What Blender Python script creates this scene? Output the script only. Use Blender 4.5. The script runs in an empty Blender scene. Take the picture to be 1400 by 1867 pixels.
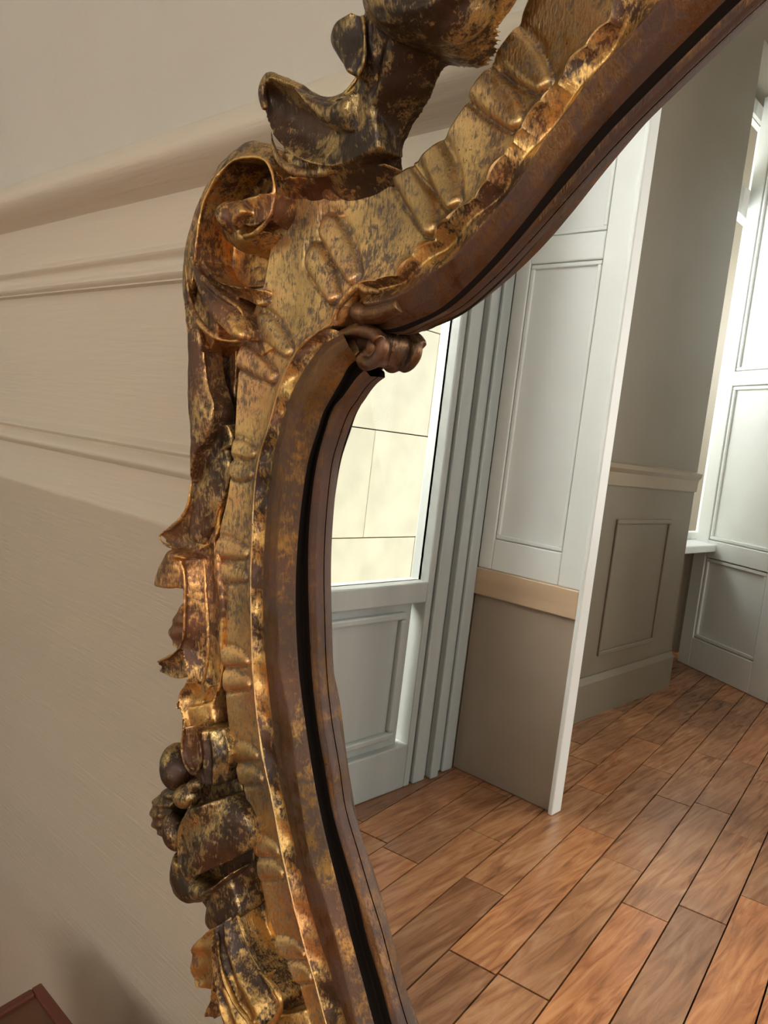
import bpy, bmesh, math, random
import numpy as np
from mathutils import Vector, Matrix, Euler

random.seed(7); rng = np.random.default_rng(7)
scene = bpy.context.scene
A = np.array
# ------------------------------------------------------------------ camera
F_PX, CX, CY, EYE = 1400., 700., 933.5, .85
PITCH = math.atan2(308, F_PX)
_d = A([-1525., 308.5, -1400.])
_b = A([0, -math.sin(PITCH), math.cos(PITCH)])
_dr, _db = _d[0], _d @ _b
_n = math.hypot(_dr, _db); _dr /= _n; _db /= _n
_wr, _wb = (_db, -_dr) if -_dr > 0 else (-_db, _dr)
RIGHT = A([-_dr, -_wr, 0]); BACK = A([-_db, -_wb, 0]); ZUP = A([0, 0, 1.])
UPC = ZUP * math.cos(PITCH) - BACK * math.sin(PITCH)
KC = ZUP * math.sin(PITCH) + BACK * math.cos(PITCH)
CAM_M = np.stack([RIGHT, UPC, KC], 1)
CAM = A([0, -.27, EYE])
cd = bpy.data.cameras.new('camera'); cam = bpy.data.objects.new('camera', cd)
scene.collection.objects.link(cam)
m = Matrix.Identity(4)
for i in range(3):
    for j in range(3): m[i][j] = CAM_M[i, j]
    m[i][3] = CAM[i]
cam.matrix_world = m
cd.sensor_fit = 'HORIZONTAL'; cd.sensor_width = 36; cd.lens = 36 * F_PX / 1400.
cd.shift_y = 0; cd.clip_start = .01
scene.camera = cam
# ------------------------------------------------------------------ world, sun, lights, exposure
w = bpy.data.worlds.new('world'); scene.world = w; w.use_nodes = True
bg = w.node_tree.nodes['Background']
bg.inputs[0].default_value = (.80, .90, 1.0, 1); bg.inputs[1].default_value = 1.4
sun = bpy.data.lights.new('sun', 'SUN'); sun.energy = 1.5; sun.angle = .02; sun.color = (1, .90, .74)
so = bpy.data.objects.new('sun', sun); scene.collection.objects.link(so)
so.rotation_euler = Vector((-.62, .35, -.85)).to_track_quat('-Z', 'Y').to_euler()

def area(name, loc, direction, sx, sy, power, col):
    l = bpy.data.lights.new(name, 'AREA'); l.shape = 'RECTANGLE'; l.size = sx; l.size_y = sy
    l.energy = power; l.color = col
    o = bpy.data.objects.new(name, l); scene.collection.objects.link(o)
    o.location = loc; o.rotation_euler = Vector(direction).to_track_quat('-Z', 'Z').to_euler()
    return o
# daylight outside the two left windows, then two added fill lamps
area('window_daylight', (-2.2, -.45, 1.9), (1, -.42, -.35), 1.1, 1.3, 150, (1, .97, .92))
area('far_window_daylight', (-1.8, -3.2, 1.6), (1, .15, -.1), .6, 1.6, 22, (.93, .97, 1))
area('right_fill_light', (2.5, -.9, 1.5), (-1, -.12, 0), 1.3, 2.0, 40, (.97, .98, 1))  # added fill from the right, the wall there has no window
area('front_fill_light', (1.2, -4.3, 1.35), (-.3, 1, 0), 1.3, 2.0, 48, (1, .95, .88))  # added warm fill before the closed front wall, brightens mirror wall and frame
scene.view_settings.view_transform = 'Standard'; scene.view_settings.look = 'None'
scene.view_settings.gamma = 1; scene.view_settings.use_curve_mapping = False
scene.view_settings.exposure = 0.16

# ------------------------------------------------------------------ mirror plane and picking helpers
LEAN = math.radians(4.9)
N = A([0, -math.cos(LEAN), math.sin(LEAN)]); V = A([0, math.sin(LEAN), math.cos(LEAN)])
X = A([1., 0, 0]); G0 = A([0, -.1031, .85])
S = .6065                      # the carving below is drawn in units of S metres

def at(px, py, h=0.):
    """point lying h metres in front of the glass, seen in the photograph at px, py"""
    v = CAM_M @ A([px - CX, CY - py, -F_PX])
    t = ((G0 + N * (h * S) - CAM) @ N) / (v @ N)
    return CAM + v * t

def uv3(u_, v_, h):
    return G0 + (X * u_ + V * v_ + N * h) * S

# ------------------------------------------------------------------ object helpers
def link(o, parent=None):
    scene.collection.objects.link(o)
    if parent is not None: o.parent = parent
    return o

def mesh_obj(name, verts, faces, mat, parent=None, smooth=True, origin=None):
    off = A([0., 0, 0]) if origin is None else A(origin, float)
    p = parent
    while p is not None:
        off = off + A(p.location); p = p.parent
    vv = (A(verts, float).reshape(-1, 3) - off)
    me = bpy.data.meshes.new(name)
    me.from_pydata([tuple(v) for v in vv], [], [tuple(int(i) for i in f) for f in faces])
    me.validate(); me.update()
    if smooth: me.polygons.foreach_set('use_smooth', [True] * len(me.polygons))
    bm = bmesh.new(); bm.from_mesh(me); bmesh.ops.recalc_face_normals(bm, faces=bm.faces); bm.to_mesh(me); bm.free()
    if mat: me.materials.append(mat)
    o = bpy.data.objects.new(name, me)
    if origin is not None: o.location = origin
    return link(o, parent)

def tag(o, label=None, cat=None, group=None, kind=None):
    for k, v in (('label', label), ('category', cat), ('group', group), ('kind', kind)):
        if v: o[k] = v
    return o

def empty(name, loc):
    o = bpy.data.objects.new(name, None); o.location = loc; o.empty_display_size = .05
    return link(o)

def box_vf(x0, x1, y0, y1, z0, z1):
    v = [(x, y, z) for x in (x0, x1) for y in (y0, y1) for z in (z0, z1)]
    f = [(0, 1, 3, 2), (4, 6, 7, 5), (0, 4, 5, 1), (2, 3, 7, 6), (0, 2, 6, 4), (1, 5, 7, 3)]
    return v, f

class MB:
    def __init__(s): s.v = []; s.f = []
    def add(s, v, f):
        n = len(s.v); s.v += [tuple(a) for a in v]; s.f += [tuple(i + n for i in q) for q in f]; return s
    def box(s, *a): return s.add(*box_vf(*a))
    def out(s, name, mat, parent=None, smooth=False, bevel=0, origin=None, xf=None):
        v = A(s.v, float)
        if xf is not None: v = A([xf @ Vector(a) for a in v])
        o = mesh_obj(name, v, s.f, mat, parent, smooth, origin)
        if bevel:
            b = o.modifiers.new('bevel', 'BEVEL'); b.width = bevel; b.segments = 2; b.limit_method = 'ANGLE'
        return o

# ------------------------------------------------------------------ materials
def new_mat(name):
    mt = bpy.data.materials.new(name); mt.use_nodes = True
    nt = mt.node_tree; b = nt.nodes['Principled BSDF']
    return mt, nt, b

def N_(nt, t, **kw):
    n = nt.nodes.new(t)
    for k, v in kw.items():
        if k == 'inp':
            for a, c in v.items(): n.inputs[a].default_value = c
        else: setattr(n, k, v)
    return n

def ramp(nt, stops, interp='LINEAR'):
    r = nt.nodes.new('ShaderNodeValToRGB'); r.color_ramp.interpolation = interp
    e = r.color_ramp.elements
    while len(e) < len(stops): e.new(.5)
    for i, (p, c) in enumerate(stops):
        e[i].position = p; e[i].color = (*c, 1) if len(c) == 3 else c
    return r

def mixc(nt, a, b, fac, mode='MIX'):
    n = nt.nodes.new('ShaderNodeMix'); n.data_type = 'RGBA'; n.blend_type = mode
    L = nt.links.new
    for s, v in ((6, a), (7, b)):
        if isinstance(v, tuple): n.inputs[s].default_value = (*v, 1)
        else: L(v, n.inputs[s])
    if isinstance(fac, float): n.inputs[0].default_value = fac
    else: L(fac, n.inputs[0])
    return n.outputs[2]

def painted(name, col, rough=.45, bump=.15, var=.06, stretch=(3, 3, 3)):
    mt, nt, b = new_mat(name); L = nt.links.new
    tc = N_(nt, 'ShaderNodeTexCoord'); mp = N_(nt, 'ShaderNodeMapping'); mp.inputs['Scale'].default_value = stretch
    L(tc.outputs['Object'], mp.inputs[0])
    n1 = N_(nt, 'ShaderNodeTexNoise', inp={'Scale': 2.0, 'Detail': 5.})
    n2 = N_(nt, 'ShaderNodeTexNoise', inp={'Scale': 60.0, 'Detail': 4.})
    L(mp.outputs[0], n1.inputs[0]); L(mp.outputs[0], n2.inputs[0])
    dark = tuple(c * (1 - var * 2) for c in col)
    r = ramp(nt, [(.3, dark), (.7, col)]); L(n1.outputs[0], r.inputs[0])
    L(r.outputs[0], b.inputs['Base Color']); b.inputs['Roughness'].default_value = rough
    bp = N_(nt, 'ShaderNodeBump', inp={'Strength': bump, 'Distance': .0012}); L(n2.outputs[0], bp.inputs['Height'])
    L(bp.outputs[0], b.inputs['Normal'])
    return mt

def gilt(name, gold=(.70, .42, .13), dark=(.075, .035, .015), bole=(.19, .075, .030), cover=.5, rough=.36, ang=0., grain=1., region=.85):
    """worn gold leaf over red bole: metal leaf, rubbed umber streaks, fine craquelure"""
    mt, nt, b = new_mat(name); L = nt.links.new
    tc = N_(nt, 'ShaderNodeTexCoord')
    mp = N_(nt, 'ShaderNodeMapping'); mp.inputs['Rotation'].default_value = (0, ang, 0); mp.inputs['Scale'].default_value = (1, 1, .22)
    L(tc.outputs['Object'], mp.inputs[0])
    big = N_(nt, 'ShaderNodeTexNoise', inp={'Scale': 25.6, 'Detail': 7., 'Roughness': .62})
    med = N_(nt, 'ShaderNodeTexNoise', inp={'Scale': 330, 'Detail': 6., 'Roughness': .6, 'Distortion': .6})
    fin = N_(nt, 'ShaderNodeTexNoise', inp={'Scale': 1700, 'Detail': 5., 'Roughness': .65, 'Distortion': .4})
    reg = N_(nt, 'ShaderNodeTexNoise', inp={'Scale': 58., 'Detail': 3., 'Roughness': .5})
    spk = N_(nt, 'ShaderNodeTexVoronoi', inp={'Scale': 800}); crk = N_(nt, 'ShaderNodeTexVoronoi', feature='DISTANCE_TO_EDGE', inp={'Scale': 700})
    for n in (big, med, spk, reg): L(tc.outputs['Object'], n.inputs['Vector'])
    for n in (fin, crk): L(mp.outputs[0], n.inputs['Vector'])
    geo = N_(nt, 'ShaderNodeNewGeometry')
    pr = ramp(nt, [(.44, (0, 0, 0)), (.50, (.5, .5, .5)), (.56, (1, 1, 1))]); L(geo.outputs['Pointiness'], pr.inputs[0])
    # patina amount = noise + pointiness + fine grain
    a1 = N_(nt, 'ShaderNodeMath', operation='MULTIPLY', inp={1: .75}); L(med.outputs[0], a1.inputs[0])
    a2 = N_(nt, 'ShaderNodeMath', operation='MULTIPLY_ADD', inp={1: .55 * grain}); L(fin.outputs[0], a2.inputs[0]); L(a1.outputs[0], a2.inputs[2])
    a3 = N_(nt, 'ShaderNodeMath', operation='MULTIPLY_ADD', inp={1: .32}); L(pr.outputs[0], a3.inputs[0])
    a4 = N_(nt, 'ShaderNodeMath', operation='MULTIPLY_ADD', inp={1: region, 2: -.5 * region}); L(reg.outputs[0], a4.inputs[0])
    a5 = N_(nt, 'ShaderNodeMath', operation='ADD'); L(a4.outputs[0], a5.inputs[0]); L(a2.outputs[0], a5.inputs[1]); L(a5.outputs[0], a3.inputs[2])
    lo = .60 + (cover - .5) * .5 + .275 * (grain - 1)
    cov = ramp(nt, [(lo, (0, 0, 0)), (lo + .20, (1, 1, 1))])
    L(a3.outputs[0], cov.inputs[0])
    gr = ramp(nt, [(.38, tuple(c * .62 for c in gold)), (.5, gold), (.62, (gold[0] * .97, gold[1] * .80, gold[2] * .85))]); L(big.outputs[0], gr.inputs[0])
    ur = ramp(nt, [(.44, dark), (.60, bole)]); L(big.outputs[0], ur.inputs[0])
    c1 = mixc(nt, ur.outputs[0], gr.outputs[0], cov.outputs[0])
    sr = ramp(nt, [(.0, (1, 1, 1)), (.12, (1, 1, 1)), (.2, (0, 0, 0))]); L(spk.outputs['Distance'], sr.inputs[0])
    sm = N_(nt, 'ShaderNodeMath', operation='MULTIPLY'); L(sr.outputs[0], sm.inputs[0])
    br = ramp(nt, [(.56, (0, 0, 0)), (.66, (1, 1, 1))]); L(med.outputs[0], br.inputs[0]); L(br.outputs[0], sm.inputs[1])
    c2 = mixc(nt, c1, (.035, .02, .012), sm.outputs[0])
    L(c2, b.inputs['Base Color'])
    mr = N_(nt, 'ShaderNodeMapRange', inp={3: .25, 4: 1.0}); L(cov.outputs[0], mr.inputs[0]); L(mr.outputs[0], b.inputs['Metallic'])
    rr = N_(nt, 'ShaderNodeMapRange', inp={3: rough + .10, 4: rough}); L(cov.outputs[0], rr.inputs[0]); L(rr.outputs[0], b.inputs['Roughness'])
    cr = ramp(nt, [(0, (0, 0, 0)), (.06, (1, 1, 1))]); L(crk.outputs[0], cr.inputs[0])
    h1 = N_(nt, 'ShaderNodeMath', operation='MULTIPLY_ADD', inp={1: .5}); L(med.outputs[0], h1.inputs[0]); L(fin.outputs[0], h1.inputs[2])
    h2 = N_(nt, 'ShaderNodeMath', operation='MULTIPLY_ADD', inp={1: .10}); L(cr.outputs[0], h2.inputs[0]); L(h1.outputs[0], h2.inputs[2])
    bp = N_(nt, 'ShaderNodeBump', inp={'Strength': .6, 'Distance': .00028}); L(h2.outputs[0], bp.inputs['Height'])
    L(bp.outputs[0], b.inputs['Normal'])
    return mt

M = {}
M['wall'] = painted('beige_wall_paint', (.58, .53, .44), .5, .25, .03)
M['dado'] = painted('warm_white_gloss_paint', (.68, .585, .45), .34, .3, .04, (.4, 3, 6))
M['taupe'] = painted('taupe_paint', (.20, .165, .115), .4, .15, .04)
M['white'] = painted('white_paint', (.86, .89, .86), .35, .15, .03)
M['greywood'] = painted('grey_painted_wood', (.42, .44, .41), .4, .3, .10, (6, 6, .6))
M['ceil'] = painted('ceiling_paint', (.78, .76, .70), .6, .1, .03)
M['sill'] = painted('bare_wood_band', (.58, .42, .27), .4, .2, .10, (1, 6, 8))
M['stone'] = painted('limestone', (.86, .78, .58), .8, .5, .08, (2, 2, 2))
M['darkred'] = painted('dark_red_lacquered_wood', (.16, .045, .025), .3, .2, .2)
M['ochre'] = painted('ochre_wood', (.13, .055, .025), .35, .2, .15)
M['gold'] = gilt('worn_gold_leaf', (.82, .50, .17), (.040, .017, .007), cover=.80, rough=.28)
M['goldflat'] = gilt('rubbed_gold_leaf_channel', (.74, .475, .20), (.12, .085, .056), (.18, .10, .05), .66, .31, 0, 1.5, .45)
M['goldleaf'] = gilt('reflection_darkened_gold_carving', (.62, .42, .17), (.032, .016, .007), (.10, .035, .012), cover=.90, rough=.27)  # worn leaf, its patina also darkened to stand for a dark reflection
M['umber'] = gilt('umber_rubbed_moulding', (.19, .10, .045), (.075, .038, .024), (.10, .042, .022), .70, .38, 0, .8)
M['rust'] = gilt('rusty_gold_moulding', (.30, .16, .045), (.07, .034, .014), (.13, .05, .018), .86, .4, 0, 1.)
M['black'] = painted('dark_rebate', (.014, .009, .006), .85, .0, .1)

mt, nt, b = new_mat('mirror_glass')
b.inputs['Base Color'].default_value = (.93, .95, .93, 1); b.inputs['Metallic'].default_value = 1
b.inputs['Roughness'].default_value = 0.0
M['mirror'] = mt
M['black'].node_tree.nodes['Principled BSDF'].inputs['Specular IOR Level'].default_value = .08
mt, nt, b = new_mat('window_glass')
b.inputs['Base Color'].default_value = (1, 1, 1, 1); b.inputs['Roughness'].default_value = .0
b.inputs['Transmission Weight'].default_value = 1; b.inputs['IOR'].default_value = 1.1
M['glass'] = mt

def plank_mat():
    mt, nt, b = new_mat('waxed_oak'); L = nt.links.new
    tc = N_(nt, 'ShaderNodeTexCoord'); oi = N_(nt, 'ShaderNodeObjectInfo')
    ad = N_(nt, 'ShaderNodeVectorMath', operation='ADD'); mu = N_(nt, 'ShaderNodeVectorMath', operation='SCALE', inp={'Scale': 7.})
    cb = N_(nt, 'ShaderNodeCombineXYZ'); L(oi.outputs['Random'], cb.inputs[0]); L(oi.outputs['Random'], cb.inputs[2]); L(cb.outputs[0], mu.inputs[0])
    L(tc.outputs['Object'], ad.inputs[0]); L(mu.outputs[0], ad.inputs[1])
    mp = N_(nt, 'ShaderNodeMapping'); mp.inputs['Scale'].default_value = (14, 1.3, 3); L(ad.outputs[0], mp.inputs[0])
    n1 = N_(nt, 'ShaderNodeTexNoise', inp={'Scale': 3.5, 'Detail': 8., 'Roughness': .6, 'Distortion': 1.4}); L(mp.outputs[0], n1.inputs[0])
    n2 = N_(nt, 'ShaderNodeTexNoise', inp={'Scale': 3., 'Detail': 3.}); L(tc.outputs['Object'], n2.inputs[0])
    r = ramp(nt, [(.30, (.20, .085, .035)), (.5, (.40, .19, .085)), (.68, (.52, .29, .15))]); L(n1.outputs[0], r.inputs[0])
    tr = ramp(nt, [(0, (.62, .60, .60)), (.25, (.85, .80, .78)), (.6, (1, .95, .9)), (1, (1.1, .9, .72))]); L(oi.outputs['Random'], tr.inputs[0])
    c = mixc(nt, r.outputs[0], tr.outputs[0], 1.0, 'MULTIPLY')
    s = ramp(nt, [(.35, (.62, .60, .62)), (.55, (1, 1, 1))]); L(n2.outputs[0], s.inputs[0])
    c = mixc(nt, c, s.outputs[0], .7, 'MULTIPLY')
    L(c, b.inputs['Base Color']); b.inputs['Roughness'].default_value = .26
    bp = N_(nt, 'ShaderNodeBump', inp={'Strength': .25, 'Distance': .001}); L(n1.outputs[0], bp.inputs['Height']); L(bp.outputs[0], b.inputs['Normal'])
    return mt
M['oak'] = plank_mat()
M['lower'] = painted('grey_brown_paint', (.34, .275, .21), .3, .1, .05)

# ------------------------------------------------------------------ the room
LW, RW, FW, NL, JY, CE = -1.12, 2.7, -4.5, -1.12, 0., 2.95
LWO = -1.42                                                # outer face of the window wall
def struct(mb, name, mat, **k): return tag(mb.out(name, mat, **k), kind='structure')
floor_o = struct(MB().box(NL - .2, RW + .2, FW - .2, .2, -.2, -.018), 'floor', M['black'])
struct(MB().box(NL - .2, RW + .2, FW - .2, .2, CE, CE + .2), 'ceiling', M['ceil'])
struct(MB().box(RW, RW + .2, FW - .2, .2, -.018, CE), 'wall_right', M['taupe'])
struct(MB().box(LW, RW, FW - .2, FW, -.018, CE), 'wall_front', M['taupe'])
# window wall: pieces around the openings  A: y -.80..-1.60   B: y -2.86..-3.5
wa0, wa1, wb0, wb1, wtop, sillb = -.55, -1.55, -2.93, -3.62, 2.35, .55
mb = MB()
mb.box(LWO, LW, wa0, JY, -.018, CE); mb.box(-1.19, LW, wa1, wa0, wtop, CE)
mb.box(-1.19, LW, wb0, wa1, -.018, CE); mb.box(LWO, -1.19, wb0, wb0 + .3, -.018, CE)
mb.box(LWO, LW, wb1, wb0, 2.44, CE); mb.box(LWO, LW - .23, wb1, wb0, -.018, sillb)
mb.box(LWO, LW, FW - .2, wb1, -.018, CE)
wl = struct(mb, 'wall_left', M['taupe'])
# taupe wall: chair rail and panel mouldings between the two windows
def rail_profile(name, x, y0, y1, prof, mat, parent=None):
    """extrude a (depth, z) profile along y on the wall face at x, towards +x"""
    n = len(prof); v = []; f = []
    for y in (y0, y1): v += [(x + d, y, z) for d, z in prof]
    for i in range(n - 1): f.append((i, i + 1, n + i + 1, n + i))
    f.append(tuple(range(n))); f.append(tuple(range(2 * n - 1, n - 1, -1))); f.append((0, n, 2 * n - 1, n - 1))
    return mesh_obj(name, v, f, mat, parent, False)
M['railw'] = painted('buff_paint', (.30, .24, .16), .35, .1, .04)
tag(rail_profile('trim_1', LW, -1.62, wb0, [(0, .770), (.008, .770), (.010, .812), (.020, .826), (.022, .840), (0, .846)], M['railw']), kind='structure')
tag(rail_profile('baseboard_left', LW, -1.62, wb0, [(0, 0), (.018, 0), (.018, .12), (.008, .14), (0, .14)], M['taupe']), kind='structure')
mb = MB()
for ya, yb in ((-1.74, -2.20), (-2.30, -2.74)):
    for z0, z1 in ((.20, .66),):
        t = .016
        mb.box(LW, LW + .008, yb, ya, z0, z0 + t); mb.box(LW, LW + .008, yb, ya, z1 - t, z1)
        mb.box(LW, LW + .008, ya - t, ya, z0 + t, z1 - t); mb.box(LW, LW + .008, yb, yb + t, z0 + t, z1 - t)
struct(mb, 'trim_2', M['taupe'], bevel=.003)

# window A : tall glazed door with a solid lower panel
def glazed_door(name, y0, y1, z0, z1, xg, panel_top, mat, mat2):
    d = tag(MB().box(xg - .03, xg + .03, y1, y1 + .022, z0, z1).box(xg - .03, xg + .03, y0 - .055, y0, z0, z1)
            .box(xg - .03, xg + .03, y1 + .022, y0 - .055, z1 - .09, z1)
            .box(xg - .03, xg + .03, y1 + .022, y0 - .055, panel_top - .05, panel_top)
            .box(xg - .03, xg + .03, y1 + .022, y0 - .055, z0, z0 + .11)
            .out(name, mat, bevel=.004), kind='structure')
    MB().box(xg - .004, xg + .004, y1 + .022, y0 - .055, panel_top, z1 - .09).out('pane', M['glass'], d)
    MB().box(xg - .014, xg + .010, y1 + .05, y0 - .05, z0 + .10, panel_top - .045).out('panel', mat2, d)
    q = MB(); a, bb, c, e = y1 + .075, y0 - .075, z0 + .13, panel_top - .07
    x0, x1 = xg + .008, xg + .024
    q.box(x0, x1, a, bb, c, c + .018); q.box(x0, x1, a, bb, e - .018, e); q.box(x0, x1, a, a + .018, c + .018, e - .018); q.box(x0, x1, bb - .018, bb, c + .018, e - .018)
    q.out('panel_moulding', mat, d, bevel=.005)
    return d
glazed_door('door_1', wa0, -1.37, 0.0, wtop, LW - .02, .507, M['greywood'], M['greywood'])
# weathered fixed jamb between the glazed door and the shutter
q = MB().box(LW - .06, LW + .0, -1.55, -1.37, 0, wtop)
q.box(LW, LW + .012, -1.425, -1.38, 0, wtop).box(LW, LW + .020, -1.47, -1.44, 0, wtop).box(LW, LW + .010, -1.54, -1.50, 0, wtop)
struct(q, 'trim_3', M['greywood'], bevel=.004)

def bordered(mb, x0, x1, z0, z1, y, t=.012, dep=.010):
    """bead frame proud of a face at y (towards +y)"""
    mb.box(x0, x1, y, y + dep, z0, z0 + t); mb.box(x0, x1, y, y + dep, z1 - t, z1)
    mb.box(x0, x0 + t, y, y + dep, z0 + t, z1 - t); mb.box(x1 - t, x1, y, y + dep, z0 + t, z1 - t)
    return mb
# folding shutter standing open at right angles to the glazed door
sx0, sx1, sy = -1.118, -.812, -1.55
sh = empty('window_shutter', (sx0, sy, 0))
tag(sh, 'tall white panelled shutter standing open with a bare wood band at knee height', 'shutter')
st = .055
q = MB().box(sx0, sx0 + .04, sy - .03, sy, .534, 2.33).box(sx1 - st - .02, sx1 - .012, sy - .03, sy, .534, 2.33)
for z0, z1 in ((.534, .612), (1.29, 1.353), (2.22, 2.33)): q.box(sx0 + .04, sx1 - st - .02, sy - .03, sy, z0, z1)
q.out('frame', M['white'], sh, bevel=.003)
for z0, z1 in ((.607, 1.295), (1.348, 2.225)):
    MB().box(sx0 + .035, sx1 - st - .015, sy - .025, sy - .010, z0, z1).out('panel', M['white'], sh)
    bordered(MB(), sx0 + .042, sx1 - st - .022, z0 + .007, z1 - .007, sy - .010, .010, .008).out('panel_moulding', M['white'], sh, bevel=.002)
MB().box(sx1 - .012, sx1, sy - .032, sy + .012, 0, 2.33).out('edge_bead', M['white'], sh, bevel=.003)
MB().box(sx0, sx1 - .012, sy - .03, sy + .008, .466, .534).out('wooden_band', M['sill'], sh, bevel=.003)
MB().box(sx0, sx1 - .012, sy - .03, sy - .004, 0, .466).out('lower_panel', M['lower'], sh, bevel=.002)

# far window (seen as a thin bright gap) and the far panelled door
d2 = tag(MB().box(LW - .21, LW - .16, wb1, wb1 + .05, sillb, 2.44).box(LW - .21, LW - .16, wb0 - .05, wb0, sillb, 2.44)
    .box(LW - .21, LW - .16, wb1 + .05, wb0 - .05, 1.97, 2.09).box(LW - .21, LW - .16, wb1 + .05, wb0 - .05, 2.38, 2.44)
    .box(LW - .21, LW - .16, wb1 + .05, wb0 - .05, sillb, sillb + .03).out('window_1', M['white'], bevel=.003), kind='structure')
MB().box(LW - .183, LW - .177, wb1 + .05, wb0 - .05, sillb + .03, 2.38).out('pane', M['glass'], d2)
MB().box(LW - .26, LW - .02, wb1, wb0 - .002, sillb - .03, sillb).out('window_sill', M['white'], d2, bevel=.004)

ang = math.atan2(.253, .429)
T = Matrix.Translation((-1.252, -3.386, 0)) @ Matrix.Rotation(ang, 4, 'Z')
fd = empty('panelled_door', (-1.252, -3.386, 0))
tag(fd, 'wide white panelled door standing ajar at the far end of the room', 'door')
W_, H_ = .95, 2.62
q = MB().box(0, .075, -.04, 0, 0, H_).box(W_ - .07, W_, -.04, 0, 0, H_).box(.43, .53, -.04, 0, 0, H_)
for a0, a1 in ((.075, .43), (.53, W_ - .07)):
    for z0, z1 in ((0, .13), (.49, .565), (1.23, 1.29), (H_ - .10, H_)): q.box(a0, a1, -.04, 0, z0, z1)
q.out('frame', M['white'], fd, xf=T, bevel=.003)
for a0, a1 in ((.075, .43), (.53, W_ - .07)):
    for z0, z1 in ((.13, .49), (.565, 1.23), (1.29, H_ - .10)):
        MB().box(a0 - .01, a1 + .01, -.03, -.014, z0 - .01, z1 + .01).out('panel', M['white'], fd, xf=T)
        bordered(MB(), a0 + .004, a1 - .004, z0 + .004, z1 - .004, -.014, .014, .010).out('panel_moulding', M['white'], fd, xf=T, bevel=.003)
# far wall above and beside the door: door surround
q = MB().box(LW, 1.2, FW, FW + .03, 2.80, 2.90).box(LW, LW + .08, FW, FW + .03, 0, 2.36)
struct(q, 'trim_4', M['white'], bevel=.006)

# ------------------------------------------------------------------ outside : sunlit stone house across the court
hs = empty('stone_house', (-3.9, -4, -1.5))
tag(hs, 'sunlit cream limestone house front seen through the glazed door in the mirror', 'building')
MB().box(-4.3, -3.93, -9, 3, -1.5, 7).out('wall', M['black'], hs)
bl = None
z = -1.5; row = 0; protos = {}
while z < 4.2:
    y = -7.62 + (.6 if row % 2 else 0)
    while y < -.2:
        if bl is None:
            bl = MB().box(-.06, .0, .004, 1.196, .004, .796).out('stone_block', M['stone'], hs, bevel=.004); c = bl
            c.location = (0, 0, 0)
        else:
            c = bl.copy(); scene.collection.objects.link(c); c.parent = hs
        # mesh data was stored relative to the house base
        c.location = (-3.88 + rng.uniform(-.003, .003), y, z)
        y += 1.2
    z += .8; row += 1
struct(MB().box(-6, LWO, -9, 3, -1.7, -1.5), 'ground', M['stone'])

# ------------------------------------------------------------------ oak floor, laid board by board
def clip(poly, ax, val, keep_gt):
    out = []
    for i in range(len(poly)):
        p, q_ = poly[i], poly[(i + 1) % len(poly)]
        ip = (p[ax] > val) == keep_gt; iq = (q_[ax] > val) == keep_gt
        if ip: out.append(p)
        if ip != iq:
            t = (val - p[ax]) / (q_[ax] - p[ax]); out.append(tuple(p[k] + t * (q_[k] - p[k]) for k in range(2)))
    return out
pa = math.radians(8); ca, sa = math.cos(pa), math.sin(pa)
PW = .088; planks = 0; rest = MB()
cands = []
for i in range(-40, 60):
    off = rng.uniform(0, .6); y = -6.0 + off
    while y < 1.2:
        Lp = rng.choice([.42, .5, .6])
        cands.append((i * PW, y, Lp)); y += Lp
def plank_vf(poly, top):
    n = len(poly)
    v = [(p[0], p[1], top) for p in poly] + [(p[0], p[1], -.018) for p in poly]
    f = [tuple(range(n))] + [tuple(range(2 * n - 1, n - 1, -1))] + [(i, n + i, n + (i + 1) % n, (i + 1) % n) for i in range(n)]
    return v, f
cands.sort(key=lambda c: math.hypot(c[0] - c[1] * sa / ca * 1 + .5, c[1] + 1.7))
for cx_, y, Lp in cands:
    g = .0014
    lp = [(cx_ + g, y + g), (cx_ + PW - g, y + g), (cx_ + PW - g, y + Lp - g), (cx_ + g, y + Lp - g)]
    poly = [(ca * a - sa * b_ - 0, sa * a + ca * b_) for a, b_ in [(p[0], p[1]) for p in lp]]
    # boards run from the mirror wall towards the far left corner
    poly = [(-( -a), b_) for a, b_ in poly]
    poly = [(2 * 0 + ca * p[0] + sa * p[1] * 1.0, -sa * p[0] + ca * p[1]) for p in lp]
    for ax, val, gt in ((0, -1.36, True), (0, RW, False), (1, FW, True), (1, 0, False)):
        poly = clip(poly, ax, val, gt)
        if len(poly) < 3: break
    if len(poly) < 3: continue
    xs = [p[0] for p in poly]; ys = [p[1] for p in poly]
    if (max(xs) - min(xs)) < .01 or (max(ys) - min(ys)) < .01: continue
    top = rng.uniform(-.0012, .0)
    v, f = plank_vf(poly, top)
    if planks < 298:
        o = mesh_obj('floor_plank', v, f, M['oak'], floor_o, False); planks += 1
    else: rest.add(v, f)
tag(rest.out('floor_boards', M['oak'], floor_o), kind='stuff')

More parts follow.
